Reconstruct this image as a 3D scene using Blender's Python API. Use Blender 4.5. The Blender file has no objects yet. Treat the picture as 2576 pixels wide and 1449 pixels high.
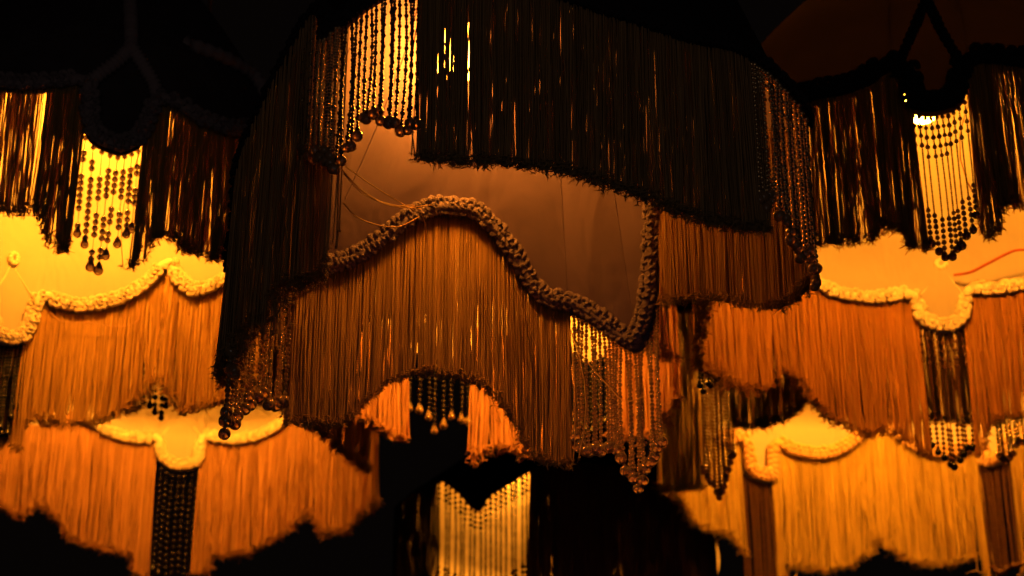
import bpy, math, random
import numpy as np
random.seed(7); rng = np.random.default_rng(7)
SC = bpy.context.scene; COL = SC.collection
PI = math.pi

# ------------------------------------------------------------------ camera, world, light, exposure
PITCH = math.radians(28.0); FPX = 5579.0; W0, H0 = 2576.0, 1449.0; EYE = 1.6
cam = bpy.data.cameras.new('camera'); camo = bpy.data.objects.new('camera', cam); COL.objects.link(camo)
camo.location = (0, 0, EYE); camo.rotation_euler = (PI/2 + PITCH, 0, 0)
cam.sensor_width = 36; cam.lens = 36*FPX/W0; cam.clip_end = 100; cam.clip_start = .05
cam.dof.use_dof = True; cam.dof.focus_distance = 2.2
cam.dof.aperture_fstop = cam.lens/1000/.0075
SC.camera = camo
w = bpy.data.worlds.new('World'); SC.world = w; w.use_nodes = True
w.node_tree.nodes['Background'].inputs[0].default_value = (.0016, .0010, .0008, 1)
w.node_tree.nodes['Background'].inputs[1].default_value = 1.0
SC.view_settings.view_transform = 'Standard'; SC.view_settings.look = 'None'
SC.view_settings.exposure = 0; SC.view_settings.gamma = 1
SC.cycles.use_denoising = True
SC.cycles.max_bounces = 6; SC.cycles.diffuse_bounces = 4; SC.cycles.glossy_bounces = 3
SC.cycles.transmission_bounces = 6; SC.cycles.caustics_reflective = False; SC.cycles.caustics_refractive = False
SC.cycles.sample_clamp_indirect = 4
# added dim fill far behind the camera, standing in for weak ambient light
rl = bpy.data.lights.new('fill_light', 'AREA'); rl.energy = 6; rl.color = (1, .80, .78); rl.size = 2.5
rlo = bpy.data.objects.new('fill_light', rl); COL.objects.link(rlo)
rlo.location = (.6, -3.5, 1.0); rlo.rotation_euler = (math.radians(100), 0, 0)

cP, sP = math.cos(PITCH), math.sin(PITCH)

# ------------------------------------------------------------------ materials
def mat(name):
    m = bpy.data.materials.new(name); m.use_nodes = True
    nt = m.node_tree; nt.nodes.clear()
    out = nt.nodes.new('ShaderNodeOutputMaterial')
    return m, nt, out
def cloth(name, col, rough=.7, trans=0., tcol=None, noise=120, amt=.25, bump=.0, bscale=900, var=0., spec=.2, pucker=0.):
    m, nt, out = mat(name); N = nt.nodes.new; L = nt.links.new
    p = N('ShaderNodeBsdfPrincipled'); p.inputs['Roughness'].default_value = rough
    p.inputs['Specular IOR Level'].default_value = spec
    tc = N('ShaderNodeTexCoord'); nz = N('ShaderNodeTexNoise'); nz.inputs['Scale'].default_value = noise
    nz.inputs['Detail'].default_value = 5
    L(tc.outputs['Object'], nz.inputs['Vector'])
    mp = N('ShaderNodeMapRange'); mp.inputs[3].default_value = 1-amt; mp.inputs[4].default_value = 1+amt
    L(nz.outputs[0], mp.inputs[0])
    v = mp.outputs[0]
    if var:
        at = N('ShaderNodeAttribute'); at.attribute_name = 'rnd'
        m2 = N('ShaderNodeMapRange'); m2.inputs[3].default_value = 1-var; m2.inputs[4].default_value = 1+var
        L(at.outputs['Fac'], m2.inputs[0])
        mm = N('ShaderNodeMath'); mm.operation = 'MULTIPLY'; L(v, mm.inputs[0]); L(m2.outputs[0], mm.inputs[1]); v = mm.outputs[0]
    mx = N('ShaderNodeVectorMath'); mx.operation = 'SCALE'; mx.inputs[0].default_value = col
    L(v, mx.inputs['Scale']); L(mx.outputs[0], p.inputs['Base Color'])
    if bump:
        n2 = N('ShaderNodeTexNoise'); n2.inputs['Scale'].default_value = bscale; n2.inputs['Detail'].default_value = 3
        L(tc.outputs['Object'], n2.inputs['Vector'])
        b = N('ShaderNodeBump'); b.inputs['Strength'].default_value = bump; b.inputs['Distance'].default_value = .002
        L(n2.outputs[0], b.inputs['Height']); L(b.outputs[0], p.inputs['Normal'])
        if pucker:                                            # soft folds running up the stretched cloth
            ms = N('ShaderNodeMapping'); ms.inputs['Scale'].default_value = (1, 1, .35); L(tc.outputs['Object'], ms.inputs[0])
            n3 = N('ShaderNodeTexNoise'); n3.inputs['Scale'].default_value = 14; n3.inputs['Detail'].default_value = 3; n3.inputs['Distortion'].default_value = .6
            L(ms.outputs[0], n3.inputs['Vector'])
            b3 = N('ShaderNodeBump'); b3.inputs['Strength'].default_value = pucker; b3.inputs['Distance'].default_value = .03
            L(n3.outputs[0], b3.inputs['Height']); L(b3.outputs[0], b.inputs['Normal'])
    if trans:
        t = N('ShaderNodeBsdfTranslucent'); t.inputs[0].default_value = (*(tcol or col), 1)
        mix = N('ShaderNodeMixShader'); mix.inputs[0].default_value = trans
        L(p.outputs[0], mix.inputs[1]); L(t.outputs[0], mix.inputs[2]); L(mix.outputs[0], out.inputs[0])
    else:
        L(p.outputs[0], out.inputs[0])
    return m
def beadmat(name, col, rough=.12, trans=0., metal=0., ior=1.5, spec=.5):
    m, nt, out = mat(name); N = nt.nodes.new; L = nt.links.new
    p = N('ShaderNodeBsdfPrincipled')
    tc = N('ShaderNodeTexCoord'); nz = N('ShaderNodeTexNoise'); nz.inputs['Scale'].default_value = 260
    L(tc.outputs['Object'], nz.inputs['Vector'])
    mp = N('ShaderNodeMapRange'); mp.inputs[3].default_value = .7; mp.inputs[4].default_value = 1.3; L(nz.outputs[0], mp.inputs[0])
    mx = N('ShaderNodeVectorMath'); mx.operation = 'SCALE'; mx.inputs[0].default_value = col
    L(mp.outputs[0], mx.inputs['Scale']); L(mx.outputs[0], p.inputs['Base Color'])
    p.inputs['Roughness'].default_value = rough; p.inputs['IOR'].default_value = ior
    p.inputs['Transmission Weight'].default_value = trans; p.inputs['Specular IOR Level'].default_value = spec; p.inputs['Metallic'].default_value = metal
    L(p.outputs[0], out.inputs[0]); return m
def glow(name, col, s):
    m, nt, out = mat(name); e = nt.nodes.new('ShaderNodeEmission')
    e.inputs[0].default_value = (*col, 1); e.inputs[1].default_value = s
    nt.links.new(e.outputs[0], out.inputs[0]); return m

# ------------------------------------------------------------------ mesh helpers
def link(name, me, m, parent=None, loc=(0,0,0)):
    o = bpy.data.objects.new(name, me); COL.objects.link(o); o.location = loc
    if m and not me.materials: me.materials.append(m)
    if parent: o.parent = parent
    return o
def npmesh(name, V, F, rnd=None, smooth=True):
    """V (n,3) float, F (m,k) int."""
    V = np.asarray(V, np.float32); F = np.asarray(F, np.int32)
    me = bpy.data.meshes.new(name); k = F.shape[1]
    me.vertices.add(len(V)); me.vertices.foreach_set('co', V.ravel())
    me.loops.add(F.size); me.loops.foreach_set('vertex_index', F.ravel())
    me.polygons.add(len(F)); me.polygons.foreach_set('loop_start', np.arange(len(F), dtype=np.int32)*k)
    me.update(calc_edges=True); me.validate()
    if smooth: me.polygons.foreach_set('use_smooth', np.ones(len(me.polygons), bool))
    if rnd is not None:
        a = me.attributes.new('rnd', 'FLOAT', 'POINT'); a.data.foreach_set('value', np.asarray(rnd, np.float32))
    return me
def tubes(P, rad, sides=3):
    """P (n,S,3) centre lines; rad (n,S). Rings in the plane across each line. -> V,F (quads)"""
    n, S, _ = P.shape
    T = np.gradient(P, axis=1); T /= np.linalg.norm(T, axis=2, keepdims=True) + 1e-12
    ref = np.where(np.abs(T[..., 1:2]) > .9, np.array([1., 0, 0]), np.array([0, 1., 0]))
    A = np.cross(T, ref); A /= np.linalg.norm(A, axis=2, keepdims=True) + 1e-12
    B = np.cross(T, A)
    ang = np.arange(sides)*2*PI/sides
    V = P[:, :, None, :] + rad[:, :, None, None]*(A[:, :, None, :]*np.cos(ang)[None, None, :, None] + B[:, :, None, :]*np.sin(ang)[None, None, :, None])
    base = (np.arange(n)*S*sides)[:, None, None]; i = np.arange(S-1)[None, :, None]*sides; j = np.arange(sides)[None, None, :]; j2 = (j+1) % sides
    F = np.stack([base+i+j, base+i+j2, base+i+sides+j2, base+i+sides+j], -1).reshape(-1, 4)
    return V.reshape(-1, 3), F
def sphere_t(nu=8, nv=5, ridge=0., squash=1., drop=0.):
    V = [(0, 0, 1.)]
    for i in range(1, nv):
        ph = PI*i/nv
        for j in range(nu):
            a = 2*PI*j/nu; r = math.sin(ph)*(1 - ridge*(j % 2)); z = math.cos(ph)
            if drop: z = z*(1 + drop*max(0, z)); r *= 1 - .35*max(0, math.cos(ph))*(drop > 0)
            V.append((r*math.cos(a), r*math.sin(a), z*squash))
    V.append((0, 0, -1.*squash)); V[0] = (0, 0, (1+drop)*squash)
    F = []
    for j in range(nu): F.append((0, 1+j, 1+(j+1) % nu))
    for i in range(nv-2):
        for j in range(nu):
            a = 1+i*nu+j; b = 1+i*nu+(j+1) % nu
            F += [(a, a+nu, b+nu), (a, b+nu, b)]
    e = len(V)-1; s = 1+(nv-2)*nu
    for j in range(nu): F.append((s+j, e, s+(j+1) % nu))
    return np.array(V), np.array(F)
def scatter(tv, tf, C, R):
    """copies of template at centres C with radii R joined"""
    n = len(C); V = (tv[None]*np.asarray(R)[:, None, None] + np.asarray(C)[:, None, :]).reshape(-1, 3)
    F = (tf[None] + (np.arange(n)*len(tv))[:, None, None]).reshape(-1, 3)
    return V, F
def tri(F4): return np.concatenate([F4[:, [0, 1, 2]], F4[:, [0, 2, 3]]])
def pchip(x, y, xq):
    x = np.asarray(x, float); y = np.asarray(y, float); h = np.diff(x); d = np.diff(y)/h; m = np.zeros_like(x)
    for k in range(1, len(x)-1):
        if d[k-1]*d[k] > 0:
            w1 = 2*h[k]+h[k-1]; w2 = h[k]+2*h[k-1]; m[k] = (w1+w2)/(w1/d[k-1]+w2/d[k])
    m[0], m[-1] = d[0], d[-1]
    i = np.clip(np.searchsorted(x, xq)-1, 0, len(x)-2); t = (xq-x[i])/h[i]
    return (2*t**3-3*t**2+1)*y[i] + (t**3-2*t**2+t)*h[i]*m[i] + (-2*t**3+3*t**2)*y[i+1] + (t**3-t**2)*h[i]*m[i+1]

# ------------------------------------------------------------------ a lamp = a vertical cylinder that its rim, fringe and beads hang on
class Lamp:
    def __init__(s, label, ax, ay, depth, wpx, group='fringed lampshades hung close together'):
        k = (H0/2-ay)/FPX; x = (ax-W0/2)/FPX*depth
        s.C = np.array([x, depth*(cP - k*sP)]); s.zm = EYE + depth*(sP + k*cP)
        s.R = wpx*depth/FPX; s.prof = lambda z: s.R + 0*np.asarray(z, float); s.rim = None
        tc = -s.C/np.linalg.norm(s.C); s.tc = tc; s.rt = np.array([-tc[1], tc[0]])
        s.root = bpy.data.objects.new('fringed_lampshade', None); COL.objects.link(s.root)
        s.root.location = (s.C[0], s.C[1], s.zm); s.root['label'] = label; s.root['category'] = 'lampshade'; s.root['group'] = group
        s.org = np.array([s.C[0], s.C[1], s.zm])
    def xy(s, th, r=None):
        th = np.asarray(th, float); r = s.R if r is None else r
        return s.C + (r*np.cos(th))[..., None]*s.tc + (r*np.sin(th))[..., None]*s.rt
    def P(s, th, z, r=None):
        th = np.asarray(th, float); z = np.asarray(z, float) + 0*th
        r = (s.R if r is None else r) + 0*th
        q = s.C + (r*np.cos(th))[..., None]*s.tc + (r*np.sin(th))[..., None]*s.rt
        return np.concatenate([q, z[..., None]], -1) - s.org
    def zat(s, th, v, r=None):
        y = s.xy(np.array([th]), s.R if r is None else r)[0][1]; k = (H0/2-v)/FPX
        return EYE + y*(sP + k*cP)/(cP - k*sP)
    def hit(s, side, u, v, r=None):
        """pixel -> (theta, z) on the near (f) or far (b) side, or at an angle (a)"""
        if r is None:                                         # on the shade's own slope
            r = s.R
            for _ in range(14):
                th, z = s.hit(side, u, v, r); r = .5*r + .5*float(s.prof(z))
            return th, z
        if side == 'a':
            th = math.radians(u) % (2*PI); return th, s.zat(th, v, r)
        a = (u-W0/2)/FPX; k = (H0/2-v)/FPX
        d = np.array([a, cP - k*sP]); d /= np.linalg.norm(d)
        b = -(d @ s.C); c = s.C @ s.C - r*r; D = b*b-c
        t = -b if D < 0 else (-b - math.sqrt(D) if side == 'f' else -b + math.sqrt(D))
        q = d*t - s.C; th = math.atan2(q @ s.rt, q @ s.tc) % (2*PI)
        return th, s.zat(th, v, r)
    def rr(s, th): return s.prof(s.rim(th))
    def hang(s, side, u, v):
        """pixel -> (theta, z) on what hangs straight down from the rim"""
        if s.rim is None: return s.hit(side, u, v)
        r = s.R
        for _ in range(14):
            th, z = s.hit(side, u, v, r); r = .5*r + .5*float(s.rr(th))
        return th, z
    def curve(s, pts):
        """pts: list of (side,u,v) -> periodic z(theta)"""
        h = sorted(s.hang(*p) for p in pts); X = []; Y = []
        for t, z in h:
            if X and t - X[-1] < .004: continue
            X.append(t); Y.append(z)
        X = np.array(X); Y = np.array(Y)
        Xp = np.concatenate([X[-3:]-2*PI, X, X[:3]+2*PI]); Yp = np.concatenate([Y[-3:], Y, Y[:3]])
        return lambda q: pchip(Xp, Yp, np.asarray(q, float) % (2*PI))
    def th(s, side, u, v): return s.hang(side, u, v)[0]

def arc(a, b):
    """increasing angle range from a to b"""
    return (a, b if b > a else b + 2*PI)

def shade(L, rim, cuts, cover, lining, H, top=.35, zs_add=.01, power=1.4):
    """fabric panels: outer cover and inner lining, split at the angles in cuts"""
    q = np.linspace(0, 2*PI, 720); zs = rim(q).max() + zs_add; L.zs = zs; L.top = zs + H
    if top: L.prof = lambda z: L.R*(1-(1-top)*np.clip((np.asarray(z, float)-zs)/H, 0, 1)**power)
    cuts = sorted(c % (2*PI) for c in cuts)
    for i, c in enumerate(cuts):
        a, b = arc(c, cuts[(i+1) % len(cuts)])
        n = max(8, int((b-a)*L.R/.004)); th = np.linspace(a, b, n); zr = rim(th)
        nz = 18; t = np.linspace(0, 1, nz)[:, None]
        z = zr[None]*(1-t) + L.top*t
        bow = 1 - .012*np.sin(PI*(th-a)/(b-a))[None]*np.clip((z-zr[None])/.05, 0, 1)
        for nm, dr, m in (('panel', .0015, cover), ('lining', -.0015, lining)):
            r = (L.prof(z) + dr)*bow
            V = L.P(np.broadcast_to(th, z.shape), z, r).reshape(-1, 3)
            ii, jj = np.meshgrid(np.arange(nz-1), np.arange(n-1), indexing='ij'); k0 = ii*n+jj
            F = np.stack([k0, k0+1, k0+n+1, k0+n], -1).reshape(-1, 4)
            if nm == 'lining': F = F[:, ::-1]
            link(nm, npmesh(nm, V, F), m, L.root)
        # wire rib covered in piping along the seam
        zz = np.linspace(zr[0]+.02, L.top, 24)
        rr = L.prof(zz) - .0014
        P = L.P(np.full(24, a), zz, rr)[None]
        V, F = tubes(P, np.full((1, 24), .0007), 5); link('rib', npmesh('rib', V, F), lining, L.root)

def loop_t():
    a = np.linspace(-.25*PI, 1.25*PI, 8); P = np.stack([.62*np.cos(a), -.25*np.sin(a)**2, .62*np.sin(a)-.15], 1)[None]
    V, F = tubes(P, np.array([[.25, .42, .52, .58, .58, .52, .42, .25]]), 6)
    return V, tri(F)
LOOP = loop_t()
KM = {}
def knotmat(m):
    """the braid's wool at the knots' own scale, each knot a little lighter or darker"""
    if m.name in KM: return KM[m.name]
    c = m.copy(); c.name = m.name + '_knot'; nt = c.node_tree; N = nt.nodes.new
    for n in nt.nodes:
        if n.type == 'TEX_NOISE': n.inputs['Scale'].default_value = 3.0
        if n.type == 'BUMP': n.inputs['Distance'].default_value = .2; n.inputs['Strength'].default_value = .5
    oi = N('ShaderNodeObjectInfo'); mr = N('ShaderNodeMapRange'); mr.inputs[3].default_value = .8; mr.inputs[4].default_value = 1.2
    nt.links.new(oi.outputs['Random'], mr.inputs[0])
    vm = [n for n in nt.nodes if n.type == 'VECT_MATH'][0]; v2 = N('ShaderNodeVectorMath'); v2.operation = 'SCALE'
    p = [n for n in nt.nodes if n.type == 'BSDF_PRINCIPLED'][0]
    nt.links.new(vm.outputs[0], v2.inputs[0]); nt.links.new(mr.outputs[0], v2.inputs['Scale']); nt.links.new(v2.outputs[0], p.inputs['Base Color'])
    KM[m.name] = c; return c
def braid(L, rim, a, b, m, inner=True, h=.020, pitch=.011, knots=True, off=.0):
    """crocheted braid along the rim: a core cord and rows of puffy knots (each a piece of its own where it shows)"""
    a, b = arc(a, b); th = np.linspace(a, b, 4000); P = L.P(th, rim(th), L.rr(th)); s = np.concatenate([[0], np.cumsum(np.linalg.norm(np.diff(P, axis=0), axis=1))])
    sg = -1 if inner else 1; n = int(s[-1]/.004); si = np.linspace(0, s[-1], n); thi = np.interp(si, s, th)
    zi = rim(thi); dz = np.gradient(zi, si); dt = np.gradient(thi*L.R, si)
    def off_pt(i, up, out):                                  # step across the braid, square to the rim
        nrm = math.hypot(dz[i], dt[i]) + 1e-9
        zq = zi[i] + up*dt[i]/nrm
        return thi[i] - up*dz[i]/nrm/L.R, zq, float(L.prof(zq)) + sg*out
    lv = []
    for up, out, rad in ((h*.5, h*.52, h*.47),):
        Q = np.array([off_pt(i, up, out) for i in range(n)]); Pc = L.P(Q[:, 0], Q[:, 1], Q[:, 2])[None]
        V, F = tubes(Pc, np.full((1, n), rad), 6)
        core = link('braid', npmesh('braid', V, F, np.full(len(V), .5)), m, L.root)
    tv, tf = LOOP
    kme = None; cs, rs = [], []
    rows = ((.14*h, .0, .31), (.88*h, .5, .37), (.50*h, .25, .29))
    cnt = int(s[-1]/pitch)
    for up, ph, rk in rows:
        for k in range(cnt):
            i = min(n-1, int((k+ph+random.uniform(-.12, .12))*pitch/s[-1]*n))
            q = off_pt(i, up + random.uniform(-.05, .05)*h, h*.78 + .14*h*(rk < .30) + random.uniform(-.001, .001))
            c = L.P(np.array(q[0]), q[1], q[2]); rad = rk*h*random.uniform(.93, 1.06)
            if knots:
                if kme is None:
                    kme = npmesh('knot', tv, tf, np.full(len(tv), .5)); kme.materials.append(knotmat(m))
                o = bpy.data.objects.new('knot', kme); COL.objects.link(o); o.parent = core; o.location = c
                o.scale = (rad*random.uniform(.9, 1.15), rad, rad*random.uniform(.9, 1.1))
                o.rotation_euler = (random.uniform(-.5, .5), math.atan2(-dz[i], dt[i]) + {0.: PI, .5: 0., .25: .9}[ph] + random.uniform(-.25, .25), math.atan2(L.rt[1], L.rt[0]) + q[0] + random.uniform(-.3, .3))
            else:
                cs.append(c); rs.append(rad)
    if not knots and cs:
        V, F = scatter(tv, tf, cs, rs); o = link('knot', npmesh('knot', V, F, np.full(len(V), .5)), m, core); o['kind'] = 'stuff'

def fringe(L, rim, bot, a, b, m, pitch=.0024, layers=2, rad=.0011, clump=.012, cl_amt=.006, wob=.0015, rough=.006, tuft=.007, depth=.009, inward=.0, hole=0.):
    """hanging threads between angles a..b from the rim down to the curve bot"""
    a, b = arc(a, b); n1 = max(3, int((b-a)*L.R/pitch)); TH = []; RR = []
    for l in range(layers):
        TH.append(np.linspace(a, b, n1) + rng.uniform(-.5, .5, n1)*pitch/L.R); RR.append(np.full(n1, -depth*.5 + depth*l/max(1, layers-1)) + rng.uniform(-.0015, .0015, n1))
    th = np.concatenate(TH); r = L.rr(np.clip(th, a, b)) + np.concatenate(RR) + inward
    if hole:
        keep = rng.random(len(th)) > hole; th = th[keep]; r = r[keep]
    th = np.clip(th, a, b); n = len(th); S = 7; t = np.linspace(0, 1, S)[None]
    zt = rim(th) + .004; zb = bot(th) + rng.normal(0, rough, n)
    # clumps: neighbours lean together
    ci = np.floor((th-a)*L.R/clump + rng.normal(0, .25, n)).astype(int); nc = ci.max()+3
    lean = rng.normal(0, 1, nc)[ci]*cl_amt
    cc = a + (ci+.5)*clump/L.R; pull = (cc-th)*L.R*.28
    ph = rng.uniform(0, 6.3, n)[:, None]; fr = rng.uniform(.6, 1.8, n)[:, None]
    lat = (lean+pull)[:, None]*t**1.6 + rng.normal(0, wob, n)[:, None]*np.sin(fr*PI*t+ph)*t + rng.normal(0, wob*1.2, n)[:, None]*t
    rad_off = rng.normal(0, wob*1.3, n)[:, None]*t + (rng.normal(0, 1, nc)[ci]*cl_amt*.4)[:, None]*t
    # now and then a thread swept sideways
    odd = rng.random(n) < .03; lat[odd] += (rng.normal(0, .018, odd.sum()))[:, None]*np.sin(PI*t*.8)
    z = zt[:, None]*(1-t) + zb[:, None]*t
    P = L.P(th[:, None] + lat/L.R, z, r[:, None] + rad_off)
    rr = rad*rng.uniform(.75, 1.25, n)[:, None]*np.ones((1, S))
    V, F = tubes(P, rr, 3); rn = np.repeat(rng.random(n), S*3)
    if tuft:
        e = P[:, -1]; k = 4; e3 = np.repeat(e, k, 0); d = rng.normal(0, .6, (n*k, 3)); d[:, 2] = -rng.uniform(.05, .75, n*k)
        ln = tuft*rng.uniform(.5, 1.3, (n*k, 1)); st = e3 + np.array([0, 0, 1.])*tuft*.35*rng.random((n*k, 1))
        Q = np.stack([st, st + d*ln*.55, st + d*ln + rng.normal(0, .0012, (n*k, 3))], 1)
        V2, F2 = tubes(Q, np.stack([np.full(n*k, rad*.8), np.full(n*k, rad*.8), np.full(n*k, rad*.5)], 1), 3)
        F = np.concatenate([F, F2+len(V)]); V = np.concatenate([V, V2]); rn = np.concatenate([rn, np.repeat(rng.random(n*k)*.5, 9)])
    o = link('fringe', npmesh('fringe', V, F, rn), m, L.root); o['kind'] = 'stuff'
    return o

BALL = {}
def endmesh(kind, m):
    key = (kind, m.name)
    if key not in BALL:
        if kind == 'ball': v, f = sphere_t(16, 8, .07)
        elif kind == 'drop': v, f = sphere_t(10, 8, 0, 1., 1.1)
        else: v, f = sphere_t(10, 6)
        me = npmesh(kind, v, f); me.materials.append(m); BALL[key] = me
    return BALL[key]
def piece(name, kind, m, parent, loc, r, rot=None):
    o = bpy.data.objects.new(name, endmesh(kind, m)); COL.objects.link(o); o.parent = parent
    o.location = loc; o.scale = (r, r, r); o.rotation_euler = rot or (random.uniform(-.4, .4), random.uniform(-.4, .4), random.uniform(0, 3))
    return o

SEED = sphere_t(7, 4)
def strand(L, th0, z0, th1, z1, m, cordm, pat, end=None, endr=.006, dr=0., endm=None, big=None):
    """one bead strand; pat = function(k) -> (radius, gap). big: bead radius from which beads are pieces of their own"""
    r0 = float(L.rr(th0)); P0 = L.P(np.array(th0), z0, r0+dr); P1 = L.P(np.array(th1), z1, r0+dr); ln = np.linalg.norm(P1-P0)
    sway = rng.normal(0, .0016, 3); sway[2] = 0
    f = lambda t: P0*(1-t) + P1*t + sway*math.sin(PI*t)
    C, Rr, B = [], [], []; d = .002; k = 0; stop = ln - (endr*1.2 if end else 0)
    while d < stop:
        r, g = pat(k, d/ln); k += 1
        if r <= 0: d += g; continue
        d += r
        p = f(d/ln)
        if big and r >= big: B.append((p, r))
        else: C.append(p); Rr.append(r*random.uniform(.9, 1.1))
        d += r + g
    ts = np.linspace(0, 1, 7); V, F = tubes(np.array([[f(t) for t in ts]]), np.full((1, 7), .0006), 3); F = tri(F)
    if C:
        v2, f2 = scatter(*SEED, C, Rr); F = np.concatenate([F, f2+len(V)]); V = np.concatenate([V, v2])
    o = link('bead_strand', npmesh('bead_strand', V, F), m, L.root)
    for p, r in B: piece('round_bead', 'round', m, o, p, r)
    if end: piece('ball_bead' if end == 'ball' else 'drop_bead', end, endm or m, o, f(1.), endr*random.uniform(.9, 1.1), (0, 0, 0) if end == 'drop' else None)
    return o
def beads(L, rim, side, xs, bots, m, cordm, pat, end='ball', endr=.006, dr=0., endm=None, big=None, jitter=0.):
    """strands at pixel columns xs (at their tops); bottoms interpolated from pixel points bots"""
    bt = sorted(bots); bx = [b[0] for b in bt]; by = [b[1] for b in bt]
    tb = sorted(L.hang(side, *b)+(0,) for b in bt); TX = np.unwrap([q[0] for q in tb]) if side == 'b' else np.array([((q[0]+PI) % (2*PI))-PI for q in tb])
    o = np.argsort(TX); TX = TX[o]; TZ = np.array([q[1] for q in tb])[o]
    for x in xs:
        t = L.hang(side, *x)[0]
        if side == 'f': t = ((t+PI) % (2*PI))-PI
        zb = np.interp(t, TX, TZ) + random.gauss(0, jitter)
        t1 = t + random.gauss(0, .0012)/L.R
        strand(L, t, float(rim(t))+.003, t1, zb, m, cordm, pat, end, endr, dr + random.gauss(0, .001), endm, big)
def cols(x0, x1, n, y0, y1=None):
    y1 = y0 if y1 is None else y1
    return [(x0+(x1-x0)*i/(n-1) + random.uniform(-1.5, 1.5), y0+(y1-y0)*i/(n-1)) for i in range(n)]

def bulb(L, u, v, r, m, brass, dx=0., dy=0.):
    """a lamp bulb on its socket and flex; at pixel height v on the shade's axis, moved by dx, dy metres"""
    k = (H0/2-v)/FPX; z = EYE + (L.C[1]+dy)*(sP + k*cP)/(cP - k*sP)
    c = np.array([L.C[0]+dx, L.C[1]+dy, z]) - L.org
    tv, tf = sphere_t(20, 12); o = link('bulb', npmesh('bulb', tv*r*np.array([1, 1, 1.12]), tf), m, L.root, c)
    P = (c + np.array([[0, 0, r*.95], [0, 0, r+.01], [0, 0, r+.06]]))[None]
    V, F = tubes(P, np.array([[.014, .018, .017]]), 12); link('socket', npmesh('socket', V, F), brass, L.root)
    top = L.top - L.zm
    P = np.stack([c + np.array([0, 0, r+.06]), np.array([0, 0, max(top, c[2]+r+.08)]), np.array([0, 0, top+1.0])])[None]
    V, F = tubes(P, np.full((1, 3), .004), 8); link('flex', npmesh('flex', V, F), brass, L.root)
    # spider that carries the shade's top ring
    a = np.linspace(0, 2*PI, 33); rt = L.R*.35
    P = np.stack([rt*np.cos(a), rt*np.sin(a), np.full(33, top)], 1)[None]; V, F = tubes(P, np.full((1, 33), .003), 6)
    ring = link('top_ring', npmesh('top_ring', V, F), brass, L.root)
    for g in range(3):
        e = np.array([math.cos(g*2.1)*rt, math.sin(g*2.1)*rt, top]); P = np.stack([np.array([0, 0, top]), e*.5+np.array([0, 0, top*.5]), e])[None]
        V, F = tubes(P, np.full((1, 3), .002), 6); link('ring_arm', npmesh('ring_arm', V, F), brass, ring)

def thread(L, pts, m, rad=.0007, name='loose_thread'):
    """loose thread through points (side,u,v,inset)"""
    Q = []
    for s_, u, v, ins in pts:
        r = L.R
        for _ in range(8):
            t, z = L.hit(s_, u, v, r-ins); r = .5*r + .5*float(L.prof(z))
        Q.append(L.P(np.array(t), z, r-ins))
    Q = np.array(Q); k = np.arange(len(Q)); kq = np.linspace(0, len(Q)-1, 40)
    P = np.stack([pchip(k, Q[:, i], kq) for i in range(3)], 1)[None]
    rr = np.full((1, 40), rad)*(1 + .25*np.sin(np.arange(40)*2.3)*(rad > .005))
    V, F = tubes(P, rr, 4 if rad < .005 else 7); return link(name, npmesh(name, V, F, np.full(len(V), .5)), m, L.root)

def free_thread(L, pts, m, rad=.0006):
    """loose thread hanging free between points at (pixel, depth)"""
    Q = []
    for u, v, d in pts:
        k = (H0/2-v)/FPX; Q.append(np.array([(u-W0/2)/FPX*d, d*(cP-k*sP), EYE+d*(sP+k*cP)]) - L.org)
    Q = np.array(Q); k = np.arange(len(Q)); kq = np.linspace(0, len(Q)-1, 40)
    P = np.stack([pchip(k, Q[:, i], kq) for i in range(3)], 1)[None]
    V, F = tubes(P, np.full((1, 40), rad), 4); return link('loose_thread', npmesh('loose_thread', V, F, np.full(len(V), .5)), m, L.root)

def pat_seed(k, t): return (.0016 if k % 4 else .0023, .0002)
def pat_thin(k, t): return (.0016 if k % 3 else .0024, .0003)
def pat_mix(k, t): return (.0022 if k % 3 else .0029, .0003)

# ------------------------------------------------------------------ shared materials
WARM = (1.0, .30, .014)
M_bulb = glow('bulb_glow', WARM, 540)
M_bulb_strong = glow('bulb_glow_strong', (1.0, .29, .016), 155)
M_bulb_low = glow('bulb_glow_low', WARM, 430)
brass = beadmat('brass', (.25, .15, .05), .35, 0, 1)
amber = beadmat('amber_glass', (.30, .14, .04), .10, .35)
amber_dark = beadmat('dark_amber_glass', (.10, .04, .015), .12, .25)
clearglass = beadmat('pale_amber_glass', (.95, .66, .38), .06, .8)
honey = beadmat('honey_glass', (.80, .48, .20), .08, .7)
gold = beadmat('gold_glass', (.75, .48, .20), .22, 0, .85)
amber_ball = beadmat('amber_ball_glass', (.55, .30, .12), .12, .5)
smoky = beadmat('smoky_glass', (.55, .40, .30), .08, .6)
dark_brown = beadmat('dark_brown_glass', (.03, .012, .006), .2)
jet = beadmat('jet_bead', (.004, .004, .007), .08, .0, spec=.3)
bronze = beadmat('bronze_ball', (.20, .11, .05), .22, 0, .5)
cordm = cloth('cord_thread', (.12, .06, .03))

def F_(*p): return [('f', x, y) for x, y in p]
def B_(*p): return [('b', x, y) for x, y in p]
def A_(*p): return [('a', d, y) for d, y in p]

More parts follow.
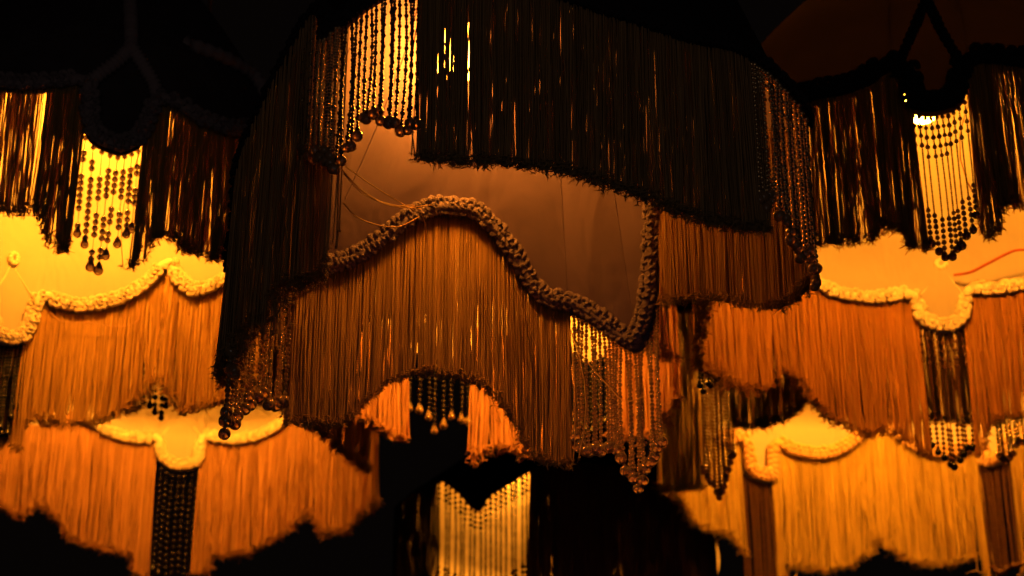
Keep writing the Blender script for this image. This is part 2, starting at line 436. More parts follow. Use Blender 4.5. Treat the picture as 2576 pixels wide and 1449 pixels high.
# ================================================================== the large shade with the arched rim (in focus)
def lamp_arched():
    L = Lamp('large dark-fringed lampshade with deep arched rim edged in thick knotted mauve braid', 1336, 550, 2.25, 762)
    zv = L.hit('b', 1605, 888)[1]; L.prof = lambda z: np.maximum(.09, L.R - .36*np.maximum(0, np.asarray(z, float)-zv))
    cover = cloth('plum_cover', (.020, .013, .014), .8, 0, None, 60, .3)
    lining = cloth('mauve_lining', (.14, .10, .19), .75, .04, (.5, .3, .2), 14, .10, .3, 1400, pucker=.3)
    fr = cloth('old_gold_thread', (.42, .25, .085), .7, .05, (.4, .2, .05), 500, .2, 0, 900, .28, .3)
    br = cloth('mauve_wool', (.21, .165, .24), .9, 0, None, 400, .25, .5, 700)
    rim = L.curve(F_((796, 52), (830, 64), (870, 72), (916, 31), (960, 3), (1065, -55), (1180, -62), (1300, -35), (1432, 19), (1575, 67), (1718, 115), (1861, 150), (1981, 250), (2030, 300))
                  + B_((2035, 330), (1900, 330), (1780, 340), (1700, 390), (1668, 510), (1665, 650), (1655, 770), (1638, 835), (1605, 888), (1560, 868), (1500, 825), (1440, 792), (1390, 785), (1345, 760), (1310, 712), (1270, 650), (1220, 590), (1160, 555), (1100, 550), (1040, 567), (985, 602), (920, 648), (860, 682), (800, 695), (720, 725), (640, 740), (600, 690))
                  + A_((-95, 560), (-80, 400), (-60, 210), (-45, 110)))
    L.rim = rim
    bot = L.curve(F_((1046, 392), (1135, 402), (1213, 402), (1369, 415), (1447, 430), (1541, 461), (1623, 492), (1670, 514), (1766, 547), (1861, 563), (1914, 573), (1985, 600),
                     (866, 547), (848, 588), (827, 620), (801, 656), (744, 713), (702, 745), (679, 790), (632, 842), (592, 884))
                  + B_((2016, 728), (1985, 752), (1932, 768), (1865, 755), (1802, 744), (1718, 750), (1666, 780), (1440, 1160), (1423, 1163), (1371, 1156), (1335, 1134), (1293, 1067), (1256, 1010), (1214, 968), (1152, 946), (1084, 934), (1005, 947), (964, 968), (927, 1004), (885, 1040), (844, 1065), (796, 1061), (713, 1052), (640, 1000)))
    t = L.th
    vfl, vfr = t('f', 870, 72), t('f', 2030, 300); vbr, vbl = t('b', 1605, 888), t('b', 640, 740)
    shade(L, rim, [vfl, vfr, vbr, vbl, t('b', 1430, 790)], cover, lining, .34, 0, .02)
    braid(L, rim, t('b', 1900, 330), t('b', 700, 730), br, True, .0170, .0086, True)
    braid(L, rim, t('b', 640, 740), t('f', 2040, 320), cover, False, .014, .011, False)
    thread(L, [('b', 868, 500, .003), ('b', 905, 420, .003), ('b', 960, 290, .003), ('b', 1010, 160, .003), ('b', 1060, 0, .003), ('b', 1090, -60, .003)], lining, .0016, 'corded_seam')
    fk = dict(pitch=.0012, rad=.00070, clump=.012, cl_amt=.0014, wob=.0012, rough=.0025, tuft=.005)
    fringe(L, rim, bot, t('f', 1062, 0), t('f', 1900, 180), fr, layers=4, **{**fk, 'wob': .0017})                       # near arch
    fringe(L, rim, bot, t('b', 1435, 900), t('b', 728, 900), fr, layers=3, **fk)                       # far arch
    fringe(L, rim, bot, t('b', 2040, 500), t('b', 1668, 600), fr, layers=3, **fk)                      # right side
    fringe(L, rim, bot, t('b', 600, 800), t('f', 800, 200), fr, layers=4, **{**fk, 'cl_amt': .005, 'wob': .003, 'depth': .016})   # left side
    fringe(L, rim, bot, t('f', 800, 200), t('f', 862, 200), fr, layers=1, hole=.35, **fk)
    # near left beads
    bots = [(775, 385), (800, 392), (822, 396), (853, 430), (874, 404), (887, 372), (905, 360), (926, 312), (945, 276), (962, 292), (976, 320), (999, 315), (1015, 333), (1036, 323), (1058, 312)]
    beads(L, rim, 'f', cols(866, 1057, 17, 200), bots, dark_brown, cordm, pat_thin, 'ball', .0054, .006, amber_ball, None, .003)
    beads(L, rim, 'f', cols(784, 862, 17, 200), bots, gold, cordm, pat_seed, 'ball', .0054, .008, amber_ball, None, .004)
    # near right beads
    bots = [(1900, 500), (1919, 515), (1947, 549), (1981, 606), (2005, 644), (2043, 690), (2055, 705)]
    beads(L, rim, 'f', cols(1893, 2046, 26, 400, 450), bots, gold, cordm, pat_mix, 'ball', .0054, .006, amber_ball, None, .006)
    # far right beads
    bots = [(1445, 1090), (1470, 1141), (1490, 1120), (1509, 1131), (1530, 1115), (1551, 1136), (1572, 1183), (1593, 1207), (1609, 1222), (1630, 1178), (1640, 1146), (1656, 1125), (1677, 1105), (1700, 1095)]
    beads(L, rim, 'b', cols(1447, 1662, 21, 950), bots, clearglass, cordm, pat_mix, 'ball', .0066, .0, clearglass, None, .003)
    # far left beads
    bots = [(545, 926), (569, 1060), (585, 1078), (606, 1031), (622, 990), (650, 1000), (679, 1020), (695, 1025), (710, 1000), (730, 985)]
    beads(L, rim, 'b', cols(566, 728, 18, 850), bots, honey, cordm, pat_mix, 'ball', .0066, .0, honey, None, .005)
    beads(L, rim, 'f', cols(566, 600, 6, 850), [(560, 900), (580, 1075), (610, 1030)], honey, cordm, pat_mix, 'ball', .0066, .004, honey, None, .02)
    # loose threads
    lt = cloth('loose_gold_thread', (.45, .26, .10), .6)
    for pts in ([(862, 428, 2.02), (900, 470, 2.12), (960, 508, 2.25), (1020, 522, 2.38), (1085, 516, 2.45)], [(866, 436, 2.02), (920, 488, 2.15), (985, 518, 2.28), (1050, 524, 2.4), (1070, 570, 2.46), (1073, 612, 2.49)],
                [(872, 420, 2.02), (930, 462, 2.15), (1000, 505, 2.3), (1040, 528, 2.42)], [(864, 436, 2.02), (910, 485, 2.15), (975, 512, 2.28), (1060, 526, 2.42)],
                [(864, 510, 2.05), (890, 540, 2.15), (950, 566, 2.28), (1010, 568, 2.4), (1055, 545, 2.46)]):
        free_thread(L, pts, lt)
    thread(L, [('b', 1460, 890, .012), ('b', 1520, 960, .016), ('b', 1580, 1010, .018), ('b', 1640, 990, .014)], lt)
    bulb(L, 1150, 130, .032, M_bulb_strong, brass, -.080, .125)
    return L
lamp_arched()

# ================================================================== left shade with clear bead drops
def lamp_left():
    L = Lamp('lampshade with clear round and drop beads under a dark braided tongue flap', 230, 560, 3.0, 470)
    cover = cloth('dark_grey_cover', (.060, .044, .042), .8, 0, None, 40, .4)
    lining = cloth('cream_lining', (.36, .325, .29), .7, .05, None, 14, .10, .25, 1400, pucker=.35)
    fr = cloth('peach_thread', (.56, .335, .09), .55, .28, (.5, .24, .06), 500, .15, 0, 900, .28, .3)
    br = cloth('cream_wool', (.62, .55, .42), .9, 0, None, 400, .2, .4, 700)
    brd = cloth('grey_wool_outside', (.28, .215, .20), .9, 0, None, 400, .2, .4, 700)
    rim = L.curve(F_((-120, 290), (-60, 245), (0, 234), (78, 237), (172, 229), (203, 224), (208, 312), (219, 349), (250, 375), (297, 392), (333, 383), (359, 365), (385, 312), (401, 271), (432, 281), (484, 318), (547, 344), (599, 346), (651, 338))
                  + B_((692, 480), (650, 600), (610, 690), (570, 728), (543, 743), (502, 753), (470, 738), (444, 712), (426, 684), (408, 707), (366, 743), (314, 769), (235, 789), (183, 790), (136, 780), (107, 764), (100, 775), (94, 796), (78, 843), (63, 863), (31, 871), (0, 869), (-30, 855), (-45, 800), (-52, 745), (-120, 740), (-180, 690)))
    L.rim = rim
    bot = L.curve(F_((-120, 560), (0, 521), (42, 533), (83, 516), (104, 540), (125, 588), (141, 620), (172, 625), (188, 594), (312, 654), (339, 668), (365, 625), (385, 588), (432, 594), (458, 620), (521, 640), (568, 646), (604, 660), (660, 640))
                  + B_((690, 800), (600, 990), (543, 1013), (496, 1023), (460, 1036), (449, 1018), (420, 975), (397, 957), (368, 980), (334, 1008), (303, 1035), (261, 1054), (199, 1062), (141, 1062), (100, 1050), (68, 1060), (52, 1125), (0, 1110), (-60, 1060), (-150, 1000)))
    t = L.th
    shade(L, rim, [t('f', 205, 230), t('f', 401, 271), t('f', 680, 330), t('b', 426, 684), t('b', 104, 764), t('b', -48, 760), t('f', -170, 300)], cover, lining, .30, .3, .02, 1.2)
    braid(L, rim, t('b', 640, 620), t('b', -50, 760), br, True, .018, .010, True)
    braid(L, rim, t('f', -60, 245), t('f', 680, 330), brd, False, .018, .012, True)
    fk = dict(pitch=.0014, rad=.00078, clump=.014, cl_amt=.0025, wob=.0015, rough=.0035, tuft=.006)
    fringe(L, rim, bot, t('f', -160, 300), t('f', 88, 400), fr, layers=3, hole=.22, **{**fk, 'clump': .02, 'cl_amt': .004})
    fringe(L, rim, bot, t('f', 100, 400), t('f', 203, 400), fr, layers=4, **fk)
    fringe(L, rim, bot, t('f', 352, 450), t('f', 405, 450), fr, layers=5, **fk)
    fringe(L, rim, bot, t('f', 405, 450), t('f', 688, 450), fr, layers=4, hole=.10, **fk)
    fringe(L, rim, bot, t('b', 690, 700), t('b', 424, 800), fr, layers=3, **fk)
    fringe(L, rim, bot, t('b', 436, 800), t('b', 70, 950), fr, layers=3, **fk)
    fringe(L, rim, bot, t('b', 70, 950), t('b', 44, 980), fr, layers=2, **fk)
    for pts in ([(205, 224), (250, 188), (300, 150), (330, 118)], [(401, 271), (388, 215), (360, 165), (330, 118)], [(330, 118), (329, 60), (326, -10)], [(684, 315), (668, 240), (632, 182), (560, 142), (470, 108)]):
        thread(L, [('f', x, y, -.006) for x, y in pts], brd, .009, 'outer_braid')
    tops = [(214, 360), (233, 380), (255, 392), (276, 400), (296, 402), (313, 400), (330, 395), (346, 385)]
    bots = [(195, 585), (207, 612), (221, 660), (240, 692), (265, 660), (285, 625), (305, 600), (322, 575)]
    def pat(k, tt):
        if tt < .12: return (.0034, .003) if k == 0 else (0, .012)
        if random.random() < .28: return (0, .008)
        return (.0040, .0010)
    beads(L, rim, 'f', tops, bots, smoky, cordm, pat, 'drop', .0058, .0, smoky, .003, .001)
    beads(L, rim, 'b', cols(2, 58, 7, 900), [(0, 1090), (10, 1100), (26, 1067), (42, 1031), (60, 1010)], jet, cordm, pat_mix, 'drop', .005, 0, jet, None, .004)
    # corded seam and rosette at the head of the far tongue
    thread(L, [('b', 30, 665, .004), ('b', 50, 700, .004), ('b', 76, 738, .004), ('b', 98, 760, .006)], br, .0013, 'corded_seam')
    thread(L, [('b', 28, 665, .004), ('b', 10, 700, .004), ('b', -14, 730, .004), ('b', -40, 752, .006)], br, .0013, 'corded_seam')
    tt, zz = L.hit('b', 30, 655); tv, tf = sphere_t(8, 5)
    cs = [L.P(np.array(tt + .022*math.cos(a)), zz + .008*math.sin(a), L.R-.006) for a in np.arange(0, 6.2, .7)]
    V, F = scatter(tv, tf, cs, [.0045]*len(cs)); link('rosette', npmesh('rosette', V, F, np.full(len(V), .5)), br, L.root)
    lt = cloth('loose_peach_thread', (.5, .28, .12), .6)
    thread(L, [('b', 125, 785, .014), ('b', 160, 810, .016), ('b', 230, 812, .018), ('b', 300, 822, .016), ('b', 350, 800, .014), ('b', 345, 758, .014)], lt)
    bulb(L, 230, 170, .032, M_bulb, brass)
lamp_left()

# ================================================================== right shade, rust fringe
def lamp_right():
    L = Lamp('rust-fringed lampshade with dim reddish cover, its bulb glinting above dark bead strands', 2368, 560, 3.05, 622)
    cover = cloth('oxblood_cover', (.04, .022, .016), .8, .5, (.026, .026, .020), 40, .35)
    lining = cloth('cream_lining_rust', (.36, .325, .29), .7, .25, (.6, .4, .25), 14, .10, .25, 1400, pucker=.35)
    fr = cloth('rust_thread', (.39, .175, .03), .55, .15, (.5, .15, .03), 500, .15, 0, 900, .28, .3)
    br = cloth('cream_wool_rust', (.62, .55, .42), .9, 0, None, 400, .2, .4, 700)
    brd = cloth('black_gimp', (.008, .006, .006), .9, 0, None, 400, .2, .4, 700)
    rim = L.curve(F_((1830, 330), (1900, 300), (2032, 271), (2084, 257), (2136, 248), (2189, 229), (2245, 193), (2268, 205), (2282, 276), (2308, 290), (2345, 294), (2386, 287), (2423, 260), (2433, 229), (2439, 187), (2475, 172), (2527, 177), (2576, 185), (2700, 230), (2850, 330))
                  + B_((2900, 640), (2750, 690), (2640, 720), (2576, 735), (2500, 746), (2450, 746), (2445, 769), (2438, 806), (2417, 829), (2380, 840), (2333, 829), (2304, 811), (2294, 775), (2284, 757), (2239, 764), (2187, 769), (2135, 764), (2082, 751), (2051, 733), (2015, 698), (1990, 670), (1960, 690), (1900, 700), (1850, 680), (1800, 640), (1760, 590)))
    L.rim = rim
    bot = L.curve(F_((1850, 640), (2048, 590), (2064, 607), (2105, 604), (2131, 599), (2152, 605), (2199, 578), (2209, 557), (2241, 568), (2272, 583), (2286, 612), (2319, 617), (2340, 640), (2465, 562), (2485, 590), (2506, 573), (2522, 508), (2576, 516), (2800, 600))
                  + B_((2850, 950), (2700, 1040), (2576, 1046), (2495, 1052), (2479, 1105), (2464, 1147), (2448, 1135), (2328, 1144), (2286, 1104), (2239, 1083), (2187, 1088), (2114, 1065), (2061, 1025), (2025, 978), (1985, 938), (1962, 925), (1946, 952), (1910, 976), (1852, 971), (1821, 952), (1780, 930), (1755, 900)))
    t = L.th
    shade(L, rim, [t('f', 2250, 200), t('f', 2437, 190), t('b', 2448, 746), t('b', 2288, 757), t('b', 1990, 670), t('f', 1850, 320), t('f', 2850, 330)], cover, lining, .30, .3, .02, 1.2)
    braid(L, rim, t('b', 2640, 720), t('b', 1870, 680), br, True, .017, .010, True)
    braid(L, rim, t('f', 1900, 300), t('f', 2600, 190), brd, False, .022, .012, False)
    # gimp along the outer seams, from the tongue up to a point
    for pts in ([(2250, 200), (2270, 140), (2300, 70), (2330, 0)], [(2437, 190), (2400, 130), (2360, 60), (2330, 0)]):
        thread(L, [('f', x, y, -.004) for x, y in pts], brd, .0065, 'gimp_seam')
    fk = dict(pitch=.0014, rad=.00078, clump=.014, cl_amt=.0025, wob=.0015, rough=.0035, tuft=.006)
    fringe(L, rim, bot, t('f', 1850, 400), t('f', 2206, 400), fr, layers=4, hole=.15, **{**fk, 'clump': .024, 'cl_amt': .005})
    fringe(L, rim, bot, t('f', 2210, 400), t('f', 2312, 450), fr, layers=5, **fk)
    fringe(L, rim, bot, t('f', 2452, 400), t('f', 2512, 400), fr, layers=5, **fk)
    fringe(L, rim, bot, t('f', 2500, 400), t('f', 2700, 400), fr, layers=4, hole=.12, **fk)
    fringe(L, rim, bot, t('b', 2750, 900), t('b', 2436, 900), fr, layers=3, **fk)
    fringe(L, rim, bot, t('b', 2322, 950), t('b', 1984, 850), fr, layers=3, **fk)
    fringe(L, rim, bot, t('b', 1996, 850), t('b', 1770, 850), fr, layers=3, **{**fk, 'cl_amt': .006})
    fringe(L, rim, bot, t('b', 1775, 850), t('f', 1856, 450), fr, layers=3, **fk)
    def patr(k, tt): return (.0032, .0014) if (tt < .3 and k % 3 == 0) or tt > .72 else (.0013, .0003)
    bots = [(2322, 600), (2335, 612), (2351, 622), (2372, 646), (2388, 658), (2401, 635), (2418, 615), (2432, 590), (2446, 573), (2456, 540)]
    beads(L, rim, 'f', [(2308, 400), (2323, 400), (2338, 400), (2352, 400), (2367, 400), (2382, 400), (2398, 400), (2412, 400), (2427, 400), (2443, 400)], bots, amber_dark, cordm, patr, 'ball', .0056, 0, amber_dark, None, .002)
    beads(L, rim, 'b', cols(2330, 2430, 9, 950), [(2330, 1110), (2345, 1120), (2370, 1146), (2385, 1162), (2400, 1182), (2417, 1157), (2436, 1130)], amber_dark, cordm, patr, 'ball', .0058, 0, jet, None, .002)
    beads(L, rim, 'b', cols(1756, 1784, 6, 800), [(1740, 950), (1765, 975), (1800, 960)], jet, cordm, pat_mix, 'drop', .005, 0, jet, None, .01)
    thread(L, [('b', 2370, 672, .004), ('b', 2350, 700, .004), ('b', 2325, 732, .004), ('b', 2300, 756, .006)], br, .0012, 'corded_seam')
    thread(L, [('b', 2370, 672, .004), ('b', 2395, 705, .004), ('b', 2420, 738, .004), ('b', 2440, 756, .006)], br, .0012, 'corded_seam')
    tt, zz = L.hit('b', 2368, 668); tv, tf = sphere_t(8, 5)
    cs = [L.P(np.array(tt + .022*math.cos(a)), zz + .007*math.sin(a), L.R-.006) for a in np.arange(0, 6.2, .7)]
    V, F = scatter(tv, tf, cs, [.0042]*len(cs)); link('rosette', npmesh('rosette', V, F, np.full(len(V), .5)), br, L.root)
    red = cloth('red_flex', (.30, .05, .015), .5)
    thread(L, [('b', 2400, 692, .02), ('b', 2440, 685, .03), ('b', 2490, 660, .04), ('b', 2540, 635, .05), ('b', 2590, 630, .06), ('b', 2640, 650, .05)], red, .0024, 'red_cord')
    bulb(L, 2318, 258, .028, M_bulb, brass, -.010, -.0)
lamp_right()

# ================================================================== lower left shade, peach-pink fringe
def lamp_lower_left():
    L = Lamp('pinkish peach-fringed lampshade below the clear-drop one, jet bead strands under its round flap', 450, 1000, 4.0, 497)
    cover = cloth('brown_cover', (.03, .018, .014), .8, 0, None, 40, .4)
    lining = cloth('cream_lining_pink', (.36, .325, .29), .7, .05, None, 14, .10, .25, 1400, pucker=.35)
    fr = cloth('pink_thread', (.41, .22, .10), .6, .15, (.5, .25, .12), 400, .15, 0, 900, .28, .25)
    br = cloth('cream_wool_pink', (.62, .55, .42), .9, 0, None, 400, .2, .4, 700)
    rim = L.curve(F_((-20, 900), (60, 820), (180, 775), (300, 750), (360, 740), (366, 800), (400, 830), (434, 800), (440, 740), (540, 750), (680, 790), (800, 830), (900, 900))
                  + B_((943, 985), (900, 1010), (840, 1060), (790, 1080), (752, 1050), (731, 1067), (705, 1088), (653, 1112), (601, 1122), (549, 1117), (520, 1112), (512, 1161), (486, 1182), (449, 1187), (413, 1174), (392, 1146), (387, 1115), (366, 1119), (314, 1115), (272, 1104), (235, 1083), (209, 1065), (180, 1030), (140, 1060), (80, 1075), (20, 1060), (-30, 1010)))
    L.rim = rim
    bot = L.curve(F_((-20, 1130), (100, 1030), (250, 1000), (340, 1030), (365, 1005), (440, 1010), (455, 1035), (480, 1000), (560, 995), (700, 1020), (800, 1080), (880, 1150), (940, 1210))
                  + B_((943, 1240), (911, 1297), (880, 1326), (796, 1326), (776, 1283), (739, 1318), (731, 1328), (679, 1363), (601, 1394), (530, 1396), (517, 1436), (488, 1443), (366, 1450), (338, 1438), (330, 1396), (287, 1386), (209, 1365), (172, 1344), (131, 1289), (104, 1271), (63, 1276), (47, 1295), (0, 1271), (-40, 1230)))
    t = L.th
    shade(L, rim, [t('f', 362, 745), t('f', 438, 745), t('f', 900, 900), t('b', 752, 1050), t('b', 519, 1112), t('b', 388, 1115), t('b', 180, 1030), t('f', -20, 900)], cover, lining, .20, .3, .0, 1.0)
    braid(L, rim, t('b', 800, 1080), t('b', 100, 1075), br, True, .018, .011, True)
    fk = dict(pitch=.0018, rad=.0010, clump=.02, cl_amt=.003, wob=.002, rough=.004, tuft=.009)
    fringe(L, rim, bot, t('b', 943, 1100), t('b', 750, 1200), fr, layers=3, **{**fk, 'cl_amt': .008})
    fringe(L, rim, bot, t('b', 750, 1200), t('b', 497, 1250), fr, layers=3, **fk)
    fringe(L, rim, bot, t('b', 384, 1250), t('b', 180, 1200), fr, layers=3, **fk)
    fringe(L, rim, bot, t('b', 180, 1200), t('b', -40, 1100), fr, layers=3, **fk)
    fringe(L, rim, bot, t('f', -20, 1000), t('f', 362, 900), fr, layers=3, **fk)
    fringe(L, rim, bot, t('f', 438, 900), t('f', 930, 1050), fr, layers=3, **fk)
    def patj(k, tt): return (.0048, .0034) if tt > .18 or k % 2 else (.0025, .003)
    beads(L, rim, 'b', cols(394, 490, 7, 1300), [(390, 1440), (420, 1480), (440, 1500), (460, 1480), (492, 1440)], jet, cordm, patj, 'drop', .006, 0, jet, None, .002)
    beads(L, rim, 'f', [(372, 900), (386, 900), (400, 900), (414, 900), (428, 900)], [(366, 1008), (383, 1032), (400, 1054), (418, 1022), (431, 1008)], jet, cordm, patj, 'drop', .0056, 0, jet, None, .001)
    thread(L, [('b', 452, 1040, .004), ('b', 425, 1075, .004), ('b', 395, 1110, .006)], br, .0013, 'corded_seam')
    thread(L, [('b', 452, 1040, .004), ('b', 482, 1070, .004), ('b', 512, 1105, .006)], br, .0013, 'corded_seam')
    lt = cloth('loose_pink_thread', (.4, .22, .12), .6)
    thread(L, [('b', 590, 1080, .012), ('b', 586, 1105, .016), ('b', 590, 1133, .016)], lt)
    bulb(L, 450, 670, .036, M_bulb, brass)
lamp_lower_left()

# ================================================================== lower right shade, yellow fringe
def lamp_lower_right():
    L = Lamp('golden yellow-fringed lampshade below the rust one, brown bead tails under its flaps', 2205, 1000, 4.0, 545)
    cover = cloth('umber_cover', (.03, .018, .014), .8, 0, None, 40, .4)
    lining = cloth('cream_lining_gold', (.40, .365, .32), .7, .05, None, 14, .10, .25, 1400, pucker=.35)
    fr = cloth('yellow_thread', (.58, .43, .11), .6, .2, (.6, .35, .1), 400, .15, 0, 900, .24, .25)
    br = cloth('straw_wool', (.62, .40, .20), .9, 0, None, 400, .2, .4, 700)
    brown = beadmat('brown_bead', (.07, .03, .014), .25, spec=.2)
    rim = L.curve(F_((1670, 800), (1720, 790), (1758, 800), (1765, 920), (1800, 960), (1835, 930), (1842, 850), (1900, 830), (2000, 780), (2050, 750), (2110, 770), (2250, 775), (2400, 780), (2485, 790), (2495, 880), (2530, 900), (2560, 880), (2568, 800), (2700, 880))
                  + B_((2748, 985), (2690, 1060), (2600, 1120), (2560, 1100), (2550, 1110), (2545, 1160), (2500, 1176), (2476, 1168), (2468, 1130), (2420, 1150), (2360, 1155), (2302, 1137), (2265, 1114), (2239, 1093), (2215, 1070), (2197, 1083), (2176, 1104), (2135, 1138), (2082, 1159), (2040, 1161), (1988, 1151), (1951, 1132), (1946, 1204), (1926, 1217), (1894, 1209), (1868, 1187), (1858, 1120), (1800, 1120), (1740, 1090), (1690, 1040), (1664, 990)))
    L.rim = rim
    bot = L.curve(F_((1668, 1225), (1700, 1225), (1740, 1222), (1776, 1215), (1842, 1067), (1873, 1067), (1926, 1065), (1967, 1052), (2009, 1025), (2030, 1000), (2080, 1030), (2250, 1050), (2480, 1060), (2600, 1080), (2740, 1180))
                  + B_((2745, 1300), (2600, 1400), (2570, 1450), (2470, 1450), (2462, 1397), (2396, 1415), (2344, 1420), (2291, 1407), (2239, 1376), (2208, 1352), (2187, 1386), (2135, 1421), (2056, 1433), (1988, 1420), (1970, 1460), (1950, 1475), (1912, 1470), (1900, 1440), (1865, 1382), (1828, 1342), (1750, 1319), (1708, 1250), (1670, 1215)))
    t = L.th
    shade(L, rim, [t('f', 1760, 880), t('f', 1840, 860), t('f', 2490, 800), t('f', 2566, 810), t('b', 2555, 1105), t('b', 2470, 1130), t('b', 2215, 1070), t('b', 1950, 1133), t('b', 1860, 1120)], cover, lining, .20, .3, .0, 1.0)
    braid(L, rim, t('b', 2600, 1110), t('b', 1800, 1120), br, True, .021, .012, False)
    fk = dict(pitch=.0018, rad=.0010, clump=.02, cl_amt=.002, wob=.0018, rough=.004, tuft=.009)
    fringe(L, rim, bot, t('b', 2700, 1200), t('b', 2556, 1250), fr, layers=3, **fk)
    fringe(L, rim, bot, t('b', 2470, 1250), t('b', 2203, 1250), fr, layers=3, **fk)
    fringe(L, rim, bot, t('b', 2225, 1250), t('b', 1946, 1300), fr, layers=3, **fk)
    fringe(L, rim, bot, t('b', 1866, 1300), t('b', 1665, 1100), fr, layers=3, **fk)
    fringe(L, rim, bot, t('f', 1664, 1100), t('f', 1760, 1050), fr, layers=3, **fk)
    fringe(L, rim, bot, t('f', 1840, 1000), t('f', 2050, 900), fr, layers=4, **fk)
    fringe(L, rim, bot, t('f', 2050, 900), t('f', 2488, 900), fr, layers=3, **fk)
    def patb(k, tt): return (.0030, .0004)
    beads(L, rim, 'b', cols(1868, 1944, 13, 1300), [(1860, 1470), (1900, 1520), (1946, 1480)], brown, cordm, patb, 'ball', .006, 0, brown, None, .002)
    beads(L, rim, 'b', cols(2480, 2560, 13, 1300), [(2480, 1420), (2520, 1440), (2562, 1420)], brown, cordm, patb, 'ball', .006, 0, brown, None, .002)
    beads(L, rim, 'f', cols(1766, 1838, 17, 1050), [(1760, 1150), (1785, 1210), (1812, 1246), (1826, 1200), (1840, 1150)], amber, cordm, patb, 'ball', .006, 0, amber, None, .002)
    beads(L, rim, 'f', cols(2496, 2560, 8, 1000), [(2490, 1110), (2510, 1150), (2535, 1160), (2562, 1110)], amber, cordm, patb, 'ball', .006, 0, amber, None, .002)
    bulb(L, 2205, 660, .038, M_bulb, brass)
lamp_lower_right()

# ================================================================== shade behind the arched one, seen under its arch
def lamp_behind():
    L = Lamp('peach-fringed lampshade glimpsed under the rim arch, jet strands ending in bright drops', 1250, 800, 3.2, 460)
    cover = cloth('sepia_cover', (.03, .018, .014), .8, 0, None, 40, .4)
    lining = cloth('cream_lining_sepia', (.36, .325, .29), .7, .05, None, 14, .10, .25, 1400, pucker=.35)
    fr = cloth('rose_thread', (.45, .225, .11), .6, .15, (.5, .25, .12), 400, .15, 0, 900, .28, .25)
    rim = L.curve(F_((820, 640), (950, 560), (1060, 520), (1100, 570), (1150, 520), (1300, 520), (1450, 540), (1600, 620))
                  + B_((1700, 760), (1620, 830), (1540, 850), (1530, 890), (1490, 910), (1440, 890), (1430, 850), (1340, 850), (1260, 840), (1192, 830), (1186, 880), (1108, 905), (1026, 880), (1020, 830), (940, 830), (860, 800), (800, 740)))
    L.rim = rim
    bot = L.curve(F_((820, 860), (1000, 780), (1300, 760), (1600, 850)) + B_((1700, 1000), (1640, 1090), (1530, 1095), (1440, 1120), (1319, 1138), (1256, 1128), (1215, 1140), (1200, 1168), (1188, 1140), (1021, 1104), (985, 1092), (953, 1078), (917, 1051), (860, 1020), (800, 960)))
    t = L.th
    shade(L, rim, [t('b', 1535, 850), t('b', 1435, 850), t('b', 1190, 830), t('b', 1023, 830), t('f', 830, 640), t('f', 1600, 620)], cover, lining, .24, .3, .02, 1.2)
    fk = dict(pitch=.003, rad=.0015, clump=.018, cl_amt=.003, wob=.0016, rough=.004, tuft=.009)
    for x0, x1 in ((1700, 1534), (1432, 1188), (1024, 795)): fringe(L, rim, bot, t('b', x0, 950), t('b', x1, 950), fr, layers=3, **fk)
    fringe(L, rim, bot, t('f', 820, 700), t('f', 1680, 700), fr, layers=2, **fk)
    def patj(k, tt): return (.0038, .0008)
    beads(L, rim, 'b', cols(1036, 1180, 8, 960), [(1039, 1032), (1060, 1030), (1079, 1055), (1095, 1084), (1115, 1068), (1136, 1048), (1157, 1053), (1178, 1061)], jet, cordm, patj, 'drop', .0062, 0, clearglass, None, .001)
    beads(L, rim, 'b', cols(1442, 1524, 6, 960), [(1440, 1060), (1490, 1090), (1526, 1060)], jet, cordm, patj, 'drop', .006, 0, jet, None, .001)
    bulb(L, 1250, 500, .032, M_bulb, brass)
lamp_behind()

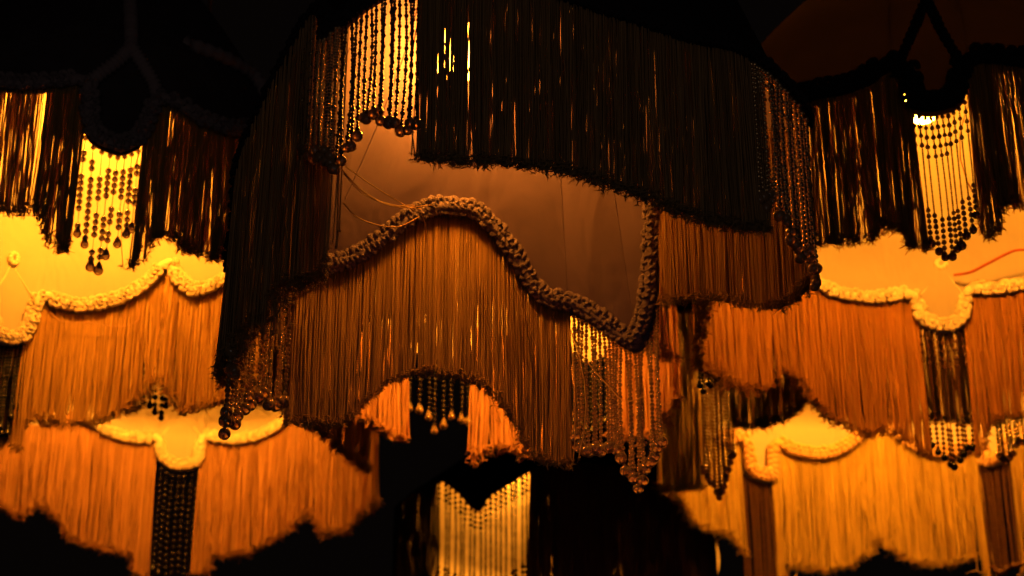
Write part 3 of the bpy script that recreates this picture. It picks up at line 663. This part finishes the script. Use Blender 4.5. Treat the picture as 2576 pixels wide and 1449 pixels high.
# ================================================================== lowest shade, black fringe and a curtain of bead strands
def lamp_low():
    L = Lamp('black-fringed lampshade hanging lowest, its glowing lining behind a curtain of dark bead strands', 1400, 1400, 4.6, 410)
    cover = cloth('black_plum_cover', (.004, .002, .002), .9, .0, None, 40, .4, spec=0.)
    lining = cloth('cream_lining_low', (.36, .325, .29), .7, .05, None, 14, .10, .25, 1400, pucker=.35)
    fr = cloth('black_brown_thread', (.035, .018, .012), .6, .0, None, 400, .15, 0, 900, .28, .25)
    rim = L.curve(F_((995, 1290), (1040, 1250), (1100, 1213), (1152, 1240), (1188, 1279), (1207, 1286), (1230, 1252), (1282, 1219), (1330, 1190), (1450, 1170), (1600, 1200), (1720, 1260), (1790, 1340)) + B_((1800, 1460), (1700, 1540), (1430, 1600), (1150, 1560), (990, 1460)))
    L.rim = rim
    bot = L.curve(F_((995, 1560), (1100, 1480), (1330, 1475), (1600, 1480), (1790, 1600)) + B_((1800, 1700), (1430, 1850), (990, 1700)))
    t = L.th
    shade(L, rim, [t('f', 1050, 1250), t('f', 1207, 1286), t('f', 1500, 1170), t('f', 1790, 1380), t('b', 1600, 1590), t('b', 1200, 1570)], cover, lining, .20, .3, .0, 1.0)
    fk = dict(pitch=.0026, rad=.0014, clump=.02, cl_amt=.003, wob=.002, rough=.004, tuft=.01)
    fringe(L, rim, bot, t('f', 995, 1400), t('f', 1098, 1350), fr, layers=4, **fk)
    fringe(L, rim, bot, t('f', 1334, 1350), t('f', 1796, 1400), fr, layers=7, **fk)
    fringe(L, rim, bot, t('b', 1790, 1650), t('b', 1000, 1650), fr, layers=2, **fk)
    brown = beadmat('dark_brown_bead', (.015, .006, .003), .2, spec=.08)
    def patc(k, tt): return (.0046, .0016) if tt < .16 or tt > .72 else (.0029, .0003)
    beads(L, rim, 'f', cols(1104, 1326, 18, 1350), [(1100, 1500), (1215, 1560), (1330, 1500)], brown, cordm, patc, 'ball', .007, 0, brown, None, .004)
    beads(L, rim, 'f', cols(1764, 1792, 8, 1440), [(1755, 1560), (1800, 1600)], amber_dark, cordm, patc, 'ball', .007, 0, brown, None, .004)
    bulb(L, 1400, 1110, .036, M_bulb_low, brass)
lamp_low()
